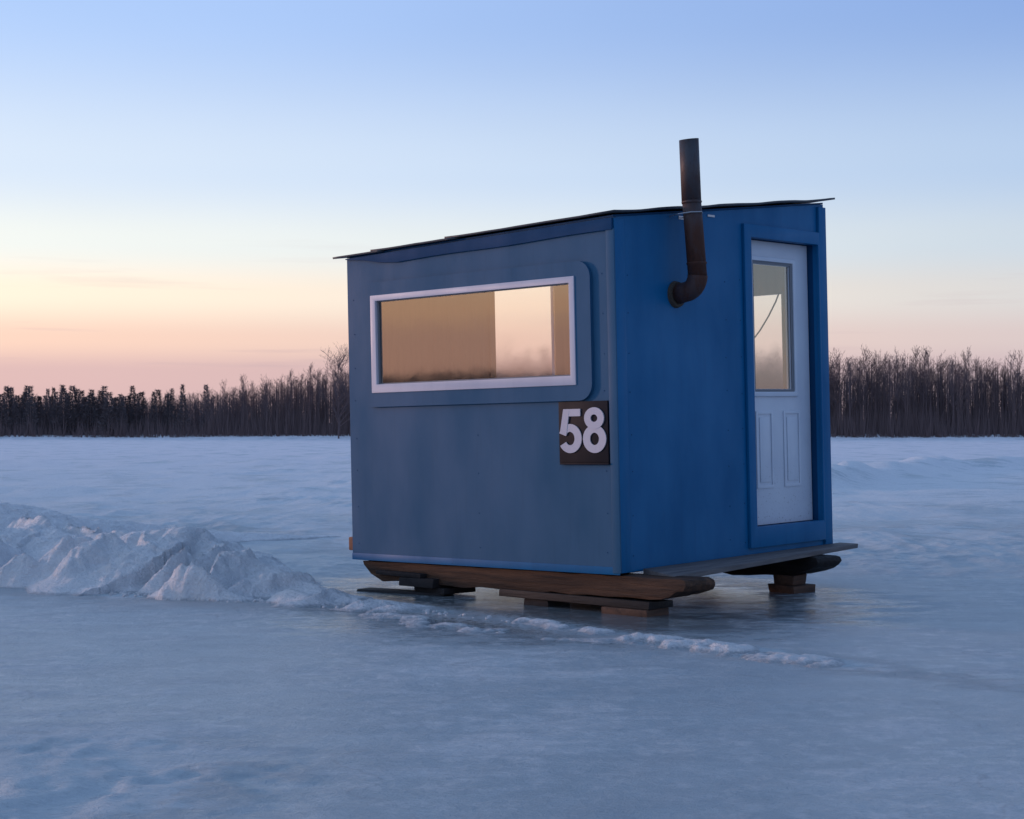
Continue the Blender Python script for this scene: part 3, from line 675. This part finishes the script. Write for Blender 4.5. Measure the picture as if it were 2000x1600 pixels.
mb = MB(); mb.tube([(2.105, .14, 1.905), (2.06, .14, 1.84), (1.97, .145, 1.73), (1.86, .15, 1.62), (1.74, .15, 1.53), (1.62, .15, 1.48)], .006, 6); mb.build('hanging_cord', M['cord'], HUT, smooth=True)

# stovepipe: out through the door wall, elbow, then up past the roof with a slight lean
def pipe():
    r = .0635
    w0, v0 = .655, 1.835
    pts = [(w0 - .005, -.02, v0 - .012), (w0, -.075, v0)]
    for k in range(1, 9):
        a = R(90 * k / 8); pts.append((w0 + .003 * k / 8, -.075 - .105 * math.sin(a), v0 + .105 * (1 - math.cos(a))))
    el = MB(); el.tube(pts, [r * 1.06] * len(pts), 28, True)
    p0 = Vector(pts[-1]); p1 = Vector((.640, -.155, 2.47)); p2 = Vector((.634, -.150, 2.848))
    e = el.build('stovepipe_elbow', M['rust'], HUT, smooth=True)
    mb = MB(); mb.tube([p0 - Vector((0, 0, .01)), p0.lerp(p1, .5), p1], r, 28, False); lo = mb.build('stovepipe_section', M['rust'], HUT, smooth=True)
    s = lo.modifiers.new('s', 'SOLIDIFY'); s.thickness = .003
    mb = MB(); n = 32
    d = (p2 - p1).normalized(); V = []; Fc = []
    P = [p1 - d * .05, p1 + (p2 - p1) * .5, p2]; 
    mb.tube(P, r * 1.035, n, False); hi = mb.build('stovepipe_section', M['rust'], HUT, smooth=True)
    # top opening is cut a little off square
    me = hi.data
    for v in me.vertices:
        if v.co.z > 2.75: v.co.z += .10 * (v.co.x - p2.x)
    s = hi.modifiers.new('s', 'SOLIDIFY'); s.thickness = .003
    for z_ in (2.02, 2.43):
        t = (z_ - p0.z) / (p1.z - p0.z); q = p0.lerp(p1, t); mb = MB(); mb.tube([q - d * .008, q, q + d * .008], [r * 1.03, r * 1.09, r * 1.03], 28, False); mb.build('seam_ring', M['rust'], HUT, smooth=True)
    mb = MB(); mb.tube([(w0 - .005, -.024, v0 - .012), (w0 - .005, -.001, v0 - .012)], [.085, .092], 24); mb.build('pipe_collar', M['collar'], HUT)
pipe()
# strap holding the pipe to the eave
mb = MB(); mb.box((.700, -.0035, 2.335), (.79, -.0005, 2.358)); mb.tube([(.74, -.003, 2.346), (.735, -.08, 2.35), (.70, -.20, 2.355), (.645, -.235, 2.358), (.58, -.20, 2.355), (.565, -.10, 2.35), (.60, -.004, 2.345)], .004, 6)
mb.build('pipe_strap', M['strap'], HUT, smooth=False)
mb = MB(); mb.box((1.03, -.006, 2.378), (1.11, -.0005, 2.392)); mb.build('bracket_end', M['strap'], HUT)

# skids
def skid(w0, w1, u_end, nose, vt, vb, mats, seed, wavy=.006):
    """profile in (u,v), extruded along w; nose points to negative u"""
    rr = random.Random(seed); prof = []
    us = np.linspace(u_end - .22, nose + .30, 16)
    top = [(u, vt + rr.uniform(-.4, .4) * wavy) for u in us]
    low = [(u, vb + rr.uniform(-1, 1) * wavy) for u in us]
    prof = [(u_end, vt), (u_end - .01, vt - .03)] + [(u_end - .10, vt - .10)] + low + [(nose + .20, vb + .012), (nose + .13, vb + .032), (nose + .07, vb + .060), (nose + .02, vt - .075), (nose, vt - .040), (nose + .012, vt - .012), (nose + .05, vt)] + top[::-1]
    mb = MB(); nn = len(prof); cuts = 5; V = []
    for c in range(cuts + 1):
        w = w0 + (w1 - w0) * c / cuts
        for (u, v) in prof:
            e = rr.uniform(-1, 1) * wavy * .6; V.append((w + (rr.uniform(-1, 1) * wavy * .6 if c in (0, cuts) else 0), u + e * .5 - (.07 * c / cuts if u < nose + .2 else 0), v + e))
    Fs = [(c * nn + i, c * nn + (i + 1) % nn, (c + 1) * nn + (i + 1) % nn, (c + 1) * nn + i) for c in range(cuts) for i in range(nn)]
    Fs += [tuple(range(nn)), tuple(range(cuts * nn, (cuts + 1) * nn))[::-1]]
    mb.add(V, Fs); return mb.build('skid', mats, HUT, .006)
s1 = skid(.03, .25, 2.50, -.50, -.020, -.165, M['skid'], 3, .010); s1['label'] = 'brown weathered skid under the window wall'
s2 = skid(1.90, 2.12, 2.50, -.27, -.022, -.175, M['skid_dark'], 5, .012); s2['label'] = 'dark ragged skid at the far end'
# floor joists resting on the skids
for u in (.10, .85, 1.65, 2.42):
    mb = MB(); mb.box((.04, u, -.019), (LW - .04, u + .09, -.001)); mb.build('floor_joist', M['skid_dark'], HUT, .003)
mb = MB(); mb.box((.035, LU + .002, .050), (.135, LU + .085, .150)); tb = mb.build('tow_beam', M['beam'], HUT, .008); tb['label'] = 'orange brown timber end sticking out at the left corner'
# long step board across the skid noses
mb = MB(); n = 20; T = []; B = []
rr = random.Random(4)
def q(a, b_, t): return tuple(a[i] + (b_[i] - a[i]) * t for i in range(3))
for k in range(n + 1):
    t = k / n; bk = q((.20, -.027, .016), (2.60, -.027, .026), t); fr = q((.17, -.300, -.018), (2.61, -.180, .022), t)
    e = rr.uniform(-.004, .004); V = [bk, (fr[0], fr[1] + e, fr[2]), (fr[0], fr[1] + e * .5 + .004, fr[2] - .034), (bk[0], bk[1], bk[2] - .036)]; T.append(V)
V = [p for c in T for p in c]; Fs = [(k * 4 + i, k * 4 + (i + 1) % 4, (k + 1) * 4 + (i + 1) % 4, (k + 1) * 4 + i) for k in range(n) for i in range(4)] + [(0, 1, 2, 3), (n * 4 + 3, n * 4 + 2, n * 4 + 1, n * 4)]
mb.add(V, Fs); mb.build('step_board', M['plank'], HUT, .004)

# ------------------------------------------------------------------ supports (hut only rests on them)
def hl(w, u, v): return HUT.matrix_world @ Vector((w, u, v))
HUT_ROT = math.atan2(.735, .678)
def slab(name, w, u, z0, z1, dw_, du, mat, label, cat, group=None, rot=0, bev=.006, seed=0):
    rr = random.Random(seed); c = hl(w, u, 0); mb = MB(); j = lambda: rr.uniform(-.008, .008)
    P = []
    for z in (0, z1 - z0):
        for sx, sy in ((-1, -1), (1, -1), (1, 1), (-1, 1)): P.append((sx * dw_ / 2 + j(), sy * du / 2 + j(), z + (j() * .6 if z else 0)))
    mb.hexa(P); o = mb.build(name, mat, None, bev); o.location = (c.x, c.y, z0); o.rotation_euler = (0, 0, HUT_ROT + rot); tag(o, label, cat, group); return o
G = 'wooden packing pieces under the skids'
slab('wood_block', .14, 1.87, .055, .118, .34, .34, M['block_dark'], 'dark thick wooden block carrying the left end of the near skid', 'wood block', G, .05, seed=1)
slab('flat_board', .10, 2.06, .118, .150, .24, .50, M['block_dark'], 'thin dark board poking out left on top of the left packing block', 'board', G, -.05, seed=2)
slab('flat_board', .02, 2.02, .0, .014, .16, .74, M['block_dark'], 'thin dark board lying on the ice left of the packing blocks', 'board', G, .25, seed=3)
slab('wood_block', .18, 1.78, .014, .055, .30, .34, M['block_dark'], 'lower dark wooden block flat on the ice at the left', 'wood block', G, -.1, seed=4)
slab('flat_board', .13, .42, .045, .092, .26, 1.30, M['skid_dark'], 'long dark timber lying directly beneath the near skid', 'board', G, .0, seed=5)
slab('wood_block', .10, -.04, -.002, .045, .24, .36, M['block'], 'reddish brown block on the ice below the nearest hut corner', 'wood block', G, .05, seed=6)
slab('wood_block', .13, .75, -.002, .045, .22, .22, M['block_dark'], 'dark block under the middle of the near skid', 'wood block', G, .0, seed=7)
slab('wood_block', 1.99, .02, .055, .124, .20, .17, M['block'], 'upper small brown block under the far skid by the door', 'wood block', G, .1, seed=8)
slab('wood_block', 1.99, .0, -.002, .055, .26, .24, M['block'], 'wider lower brown block under the far skid by the door', 'wood block', G, -.1, seed=9)
slab('wood_block', 2.00, 1.95, -.002, .110, .24, .24, M['block_dark'], 'dark block under the far left end of the rear skid', 'wood block', G, .0, seed=10)

# ------------------------------------------------------------------ far wood
def m_bark(name, a, b_):
    m, nt, b = newmat(name); L = nt.links; oi = nt.nodes.new('ShaderNodeObjectInfo')
    c = mixc(nt, oi.outputs['Random'], a, b_); L.new(c, b.inputs['Base Color']); setp(b, rough=.9, spec=.1); return m
M['bark'] = m_bark('bare_tree_bark', (.19, .135, .13), (.13, .095, .10))
M['brush'] = m_bark('shore_brush', (.14, .10, .10), (.14, .10, .10))
M['spruce'] = m_bark('evergreen_needles', (.17, .135, .14), (.12, .10, .105))

def tree_mesh(seed, h, spread, nb, twig, broad=0.0, rt=.055):
    """bare tree: tapered trunk, limbs, twigs; three-sided tubes"""
    rr = random.Random(seed); V = []; Fa = []
    def tube(p, q, r0, r1):
        t = (q - p); t.normalize(); a = t.orthogonal().normalized(); b_ = t.cross(a); o = len(V)
        for (c, r) in ((p, r0), (q, r1)):
            for k in range(3):
                an = k * 2.0944; V.append(tuple(c + (a * math.cos(an) + b_ * math.sin(an)) * r))
        for k in range(3): Fa.append((o + k, o + (k + 1) % 3, o + 3 + (k + 1) % 3, o + 3 + k))
    def limb(p, d, L, r, lvl):
        n = 3 if lvl < 2 else 2
        for i in range(n):
            d2 = (d + Vector((rr.gauss(0, .10), rr.gauss(0, .10), rr.gauss(0, .06) + .07 * (lvl > 0)))).normalized(); q = p + d2 * (L / n); r2 = max(r * (1 - .28), .006)
            tube(p, q, r, r2); p, d, r = q, d2, r2
            if lvl < twig:
                for k in range(rr.choice((1, 2, 2, 3))):
                    a = rr.random() * 6.283; side = Vector((math.cos(a), math.sin(a), rr.uniform(.1, .9)))
                    limb(p, (d * .75 + side * .75).normalized(), L * rr.uniform(.35, .6), r * .55, lvl + 1)
    trunk = []
    p = Vector((0, 0, -.2)); d = Vector((rr.gauss(0, .02), rr.gauss(0, .02), 1)); segs = 8; nt_ = 0
    for i in range(segs):
        q = p + d.normalized() * (h * .92 / segs); r0 = rt * (1 - i / segs) + .010; r1 = rt * (1 - (i + 1) / segs) + .010
        tube(p, q, r0, r1); d += Vector((rr.gauss(0, .04), rr.gauss(0, .04), 0)); p = q
    nt_ = len(Fa); base = list(Fa), list(V)
    tv, tf = V, Fa; V, Fa = [], []
    p0 = Vector((0, 0, 0))
    zs = sorted(rr.uniform(.12 if broad else .22, .98) for _ in range(nb))
    for f in zs:
        z = h * .92 * f; a = rr.random() * 6.283; up = .75 + (1 - broad) * .9
        dr = Vector((math.cos(a), math.sin(a), up * rr.uniform(.6, 1.3))).normalized()
        limb(Vector((0, 0, z)), dr, h * spread * (1.05 - f * .6) * rr.uniform(.6, 1.1), rt * .42 * (1.1 - f * .7) + .006, 1)
    def mk(nm, v, f, mat):
        me = bpy.data.meshes.new(nm); me.from_pydata(v, [], f); me.materials.append(mat); return me
    return mk('trunk', tv, tf, M['bark']), mk('crown', V, Fa, M['bark'])

def shrub_mesh(seed, h, wd):
    """dense low shore growth: stems with many short sprays"""
    rr = random.Random(seed); V = []; Fa = []
    for i in range(1100):
        z = h * rr.random() ** 1.15; rad = wd * .8 * (1 - z / h) ** 1.15 * rr.uniform(.25, 1.0) + .03; a = rr.random() * 6.283
        c = Vector((math.cos(a) * rad, math.sin(a) * rad, z)); L = rr.uniform(.10, .24)
        d = Vector((math.cos(a), math.sin(a), rr.uniform(.1, 1.4))).normalized() * L; s = d.cross(Vector((rr.gauss(0, 1), rr.gauss(0, 1), rr.gauss(0, 1)))).normalized() * rr.uniform(.012, .030)
        o = len(V); V += [tuple(c - s), tuple(c + s), tuple(c + d)]; Fa.append((o, o + 1, o + 2))
    me = bpy.data.meshes.new('foliage'); me.from_pydata(V, [], Fa); me.materials.append(M['spruce'])
    S2, F2 = [], []
    for k in range(6):
        an = k * math.pi / 3; S2.append((.04 * math.cos(an), .04 * math.sin(an), -.15))
    S2.append((0, 0, h * .93)); F2 = [(k, (k + 1) % 6, 6) for k in range(6)]
    m2 = bpy.data.meshes.new('trunk'); m2.from_pydata(S2, [], F2); m2.materials.append(M['bark']); return m2, me

def tree_height(px):
    xs = [-900, 0, 120, 250, 330, 420, 500, 600, 690, 900, 1200, 1500, 1650, 1750, 1850, 2000, 2400, 3000]
    hs = [3.3, 3.35, 3.45, 3.35, 3.35, 4.0, 4.8, 5.5, 5.9, 6.4, 6.8, 6.9, 6.75, 6.9, 6.8, 6.3, 6.4, 6.4]
    return float(np.interp(px, xs, hs))
bare = [tree_mesh(100 + k, 6.5, .20, 26, 3, 0.0, .05) for k in range(6)]
shr = [shrub_mesh(200 + k, 3.3, .75) for k in range(4)]
def place_tree(kind, meshes, x, y, sc, sxy, label, cat, group, names):
    e = bpy.data.objects.new(kind, None); COL.objects.link(e); e.location = (x, y, .3); e.rotation_euler = (0, 0, random.random() * 6.28); e.scale = (sxy, sxy, sc)
    tag(e, label, cat, group)
    for me, nm in zip(meshes, names):
        o = bpy.data.objects.new(nm, me); COL.objects.link(o); o.parent = e
    return e
def wood_line():
    nb_ = 0
    for k in range(215):                     # bare trees, from the left shoulder past the right edge
        px = 330 + (2330 - 330) * (k + random.uniform(-.6, .6)) / 215
        y = random.uniform(123.5, 136); x = (px - 1000) / 3270 * y
        h = tree_height(px) * (y / 126) * random.uniform(.80, 1.03)
        if random.random() < .12: h *= 1.06
        if px < 700: h *= .97
        left = px < 1180
        place_tree('bare_tree', random.choice(bare), x, y, h / 6.5, h / 6.5 * random.uniform(.75, 1.1),
                   'thin leafless tree rising from the far shore left of and behind the hut' if left else 'thin leafless tree in the tall far wood to the right of the hut', 'tree',
                   'leafless trees of the far wood, left part' if left else 'leafless trees of the far wood, right part', ('trunk', 'crown'))
    for k in range(118):                      # low evergreens on the left
        px = -320 + (430 + 320) * (k + random.uniform(-.5, .5)) / 118
        if random.random() < (px - 250) / 190: continue
        y = random.uniform(124, 131); x = (px - 1000) / 3270 * y
        h = tree_height(px) * (y / 126) * random.uniform(.80, 1.08)
        place_tree('evergreen', random.choice(shr), x, y, h / 3.3, random.uniform(.9, 1.7), 'low dark evergreen in the distant treeline at the far left', 'evergreen', 'low evergreens of the far left shore', ('trunk', 'foliage'))
wood_line()
def far_wood():
    """the mass behind the front trees"""
    n = 9000; px = rng.uniform(-420, 2420, n); y = rng.uniform(127, 152, n); x = (px - 1000) / 3270 * y
    h = np.interp(px, [-900, 0, 120, 250, 330, 420, 500, 600, 690, 900, 1200, 1500, 1650, 1750, 1850, 2000, 2400], [3.0, 3.05, 3.15, 3.0, 3.0, 3.5, 4.1, 4.9, 5.3, 5.7, 6.1, 6.2, 6.1, 6.2, 6.1, 5.6, 5.6]) * (y / 126) * rng.uniform(.78, 1.04, n)
    V = []; Fa = []
    for i in range(n):
        r = random.uniform(.035, .07); a = random.random() * 6.28; c, s = math.cos(a) * r, math.sin(a) * r; lx = random.gauss(0, .02) * h[i]
        o = len(V); X, Y, Hh = x[i], y[i], h[i]
        V += [(X + c, Y + s, 0), (X - s, Y + c, 0), (X - c, Y - s, 0), (X + lx, Y, Hh)]; Fa += [(o, o + 1, o + 3), (o + 1, o + 2, o + 3), (o + 2, o, o + 3)]
        for k in range(11):
            f = random.uniform(.1, .97); z = Hh * f; b_ = random.random() * 6.28; L = (1 - f * .75) * random.uniform(.5, 1.1); up = L * random.uniform(.7, 1.6); w = random.uniform(.010, .030)
            o = len(V); px_, py_ = X + lx * f, Y
            V += [(px_, py_, z - w), (px_, py_, z + w), (px_ + math.cos(b_) * L, py_ + math.sin(b_) * L, min(z + up, Hh * 1.03))]; Fa.append((o, o + 1, o + 2))
    me = bpy.data.meshes.new('far_wood'); me.from_pydata(V, [], Fa); me.materials.append(M['brush'])
    o = bpy.data.objects.new('far_wood', me); COL.objects.link(o); tag(o, 'dense leafless wood standing as one mass behind the shore trees', 'wood', kind='stuff')
    # undergrowth at the shore edge
    V = []; Fa = []
    for i in range(16000):
        px = random.uniform(-420, 2420); Y = random.uniform(122.5, 130); X = (px - 1000) / 3270 * Y; Hh = (.4 + 3.4 * random.random() ** 2.2) * (1.0 if px > 400 else .6)
        for k in range(3):
            w = random.uniform(.01, .03); dx, dy = random.gauss(0, .22), random.gauss(0, .22); o = len(V)
            V += [(X - w, Y, 0), (X + w, Y, 0), (X + dx, Y + dy, Hh * random.uniform(.6, 1))]; Fa.append((o, o + 1, o + 2))
    me = bpy.data.meshes.new('undergrowth'); me.from_pydata(V, [], Fa); me.materials.append(M['brush'])
    o = bpy.data.objects.new('undergrowth', me); COL.objects.link(o); tag(o, 'brown leafless undergrowth along the foot of the far wood', 'undergrowth', kind='stuff')
far_wood()
# the one wide bare tree standing clear at the left of the hut
big = tree_mesh(321, 6.7, .40, 46, 3, .55, .075)
e = place_tree('bare_tree', big, (661 - 1000) / 3270 * 120, 120.0, .87, .95, 'wide spreading bare tree standing clear of the wood just left of the hut', 'tree', None, ('trunk', 'crown'))
e.location.z = .1

# the opposite shore, off to the left: shows as the dark foot of the reflection in the window
def side_wood():
    V = []; Fa = []
    for i in range(5200):
        a = R(random.uniform(-122, -30)); r = random.uniform(232, 262); X, Y = math.sin(a) * r, math.cos(a) * r; Hh = (4.9 + 1.2 * math.sin(a * 9) + .8 * math.sin(a * 31)) * random.uniform(.7, 1.05)
        w = random.uniform(.3, .6); c, s_ = math.cos(a) * w, -math.sin(a) * w; o = len(V)
        V += [(X - c, Y - s_, -.1), (X + c, Y + s_, -.1), (X + math.sin(a) * w, Y + math.cos(a) * w, -.1), (X, Y, Hh)]; Fa += [(o, o + 1, o + 3), (o + 1, o + 2, o + 3), (o + 2, o, o + 3)]
    me = bpy.data.meshes.new('far_wood'); me.from_pydata(V, [], Fa); me.materials.append(M['brush'])
    o = bpy.data.objects.new('far_wood', me); COL.objects.link(o); tag(o, 'distant dark wood along the shore off to the left', 'wood', kind='stuff')
side_wood()
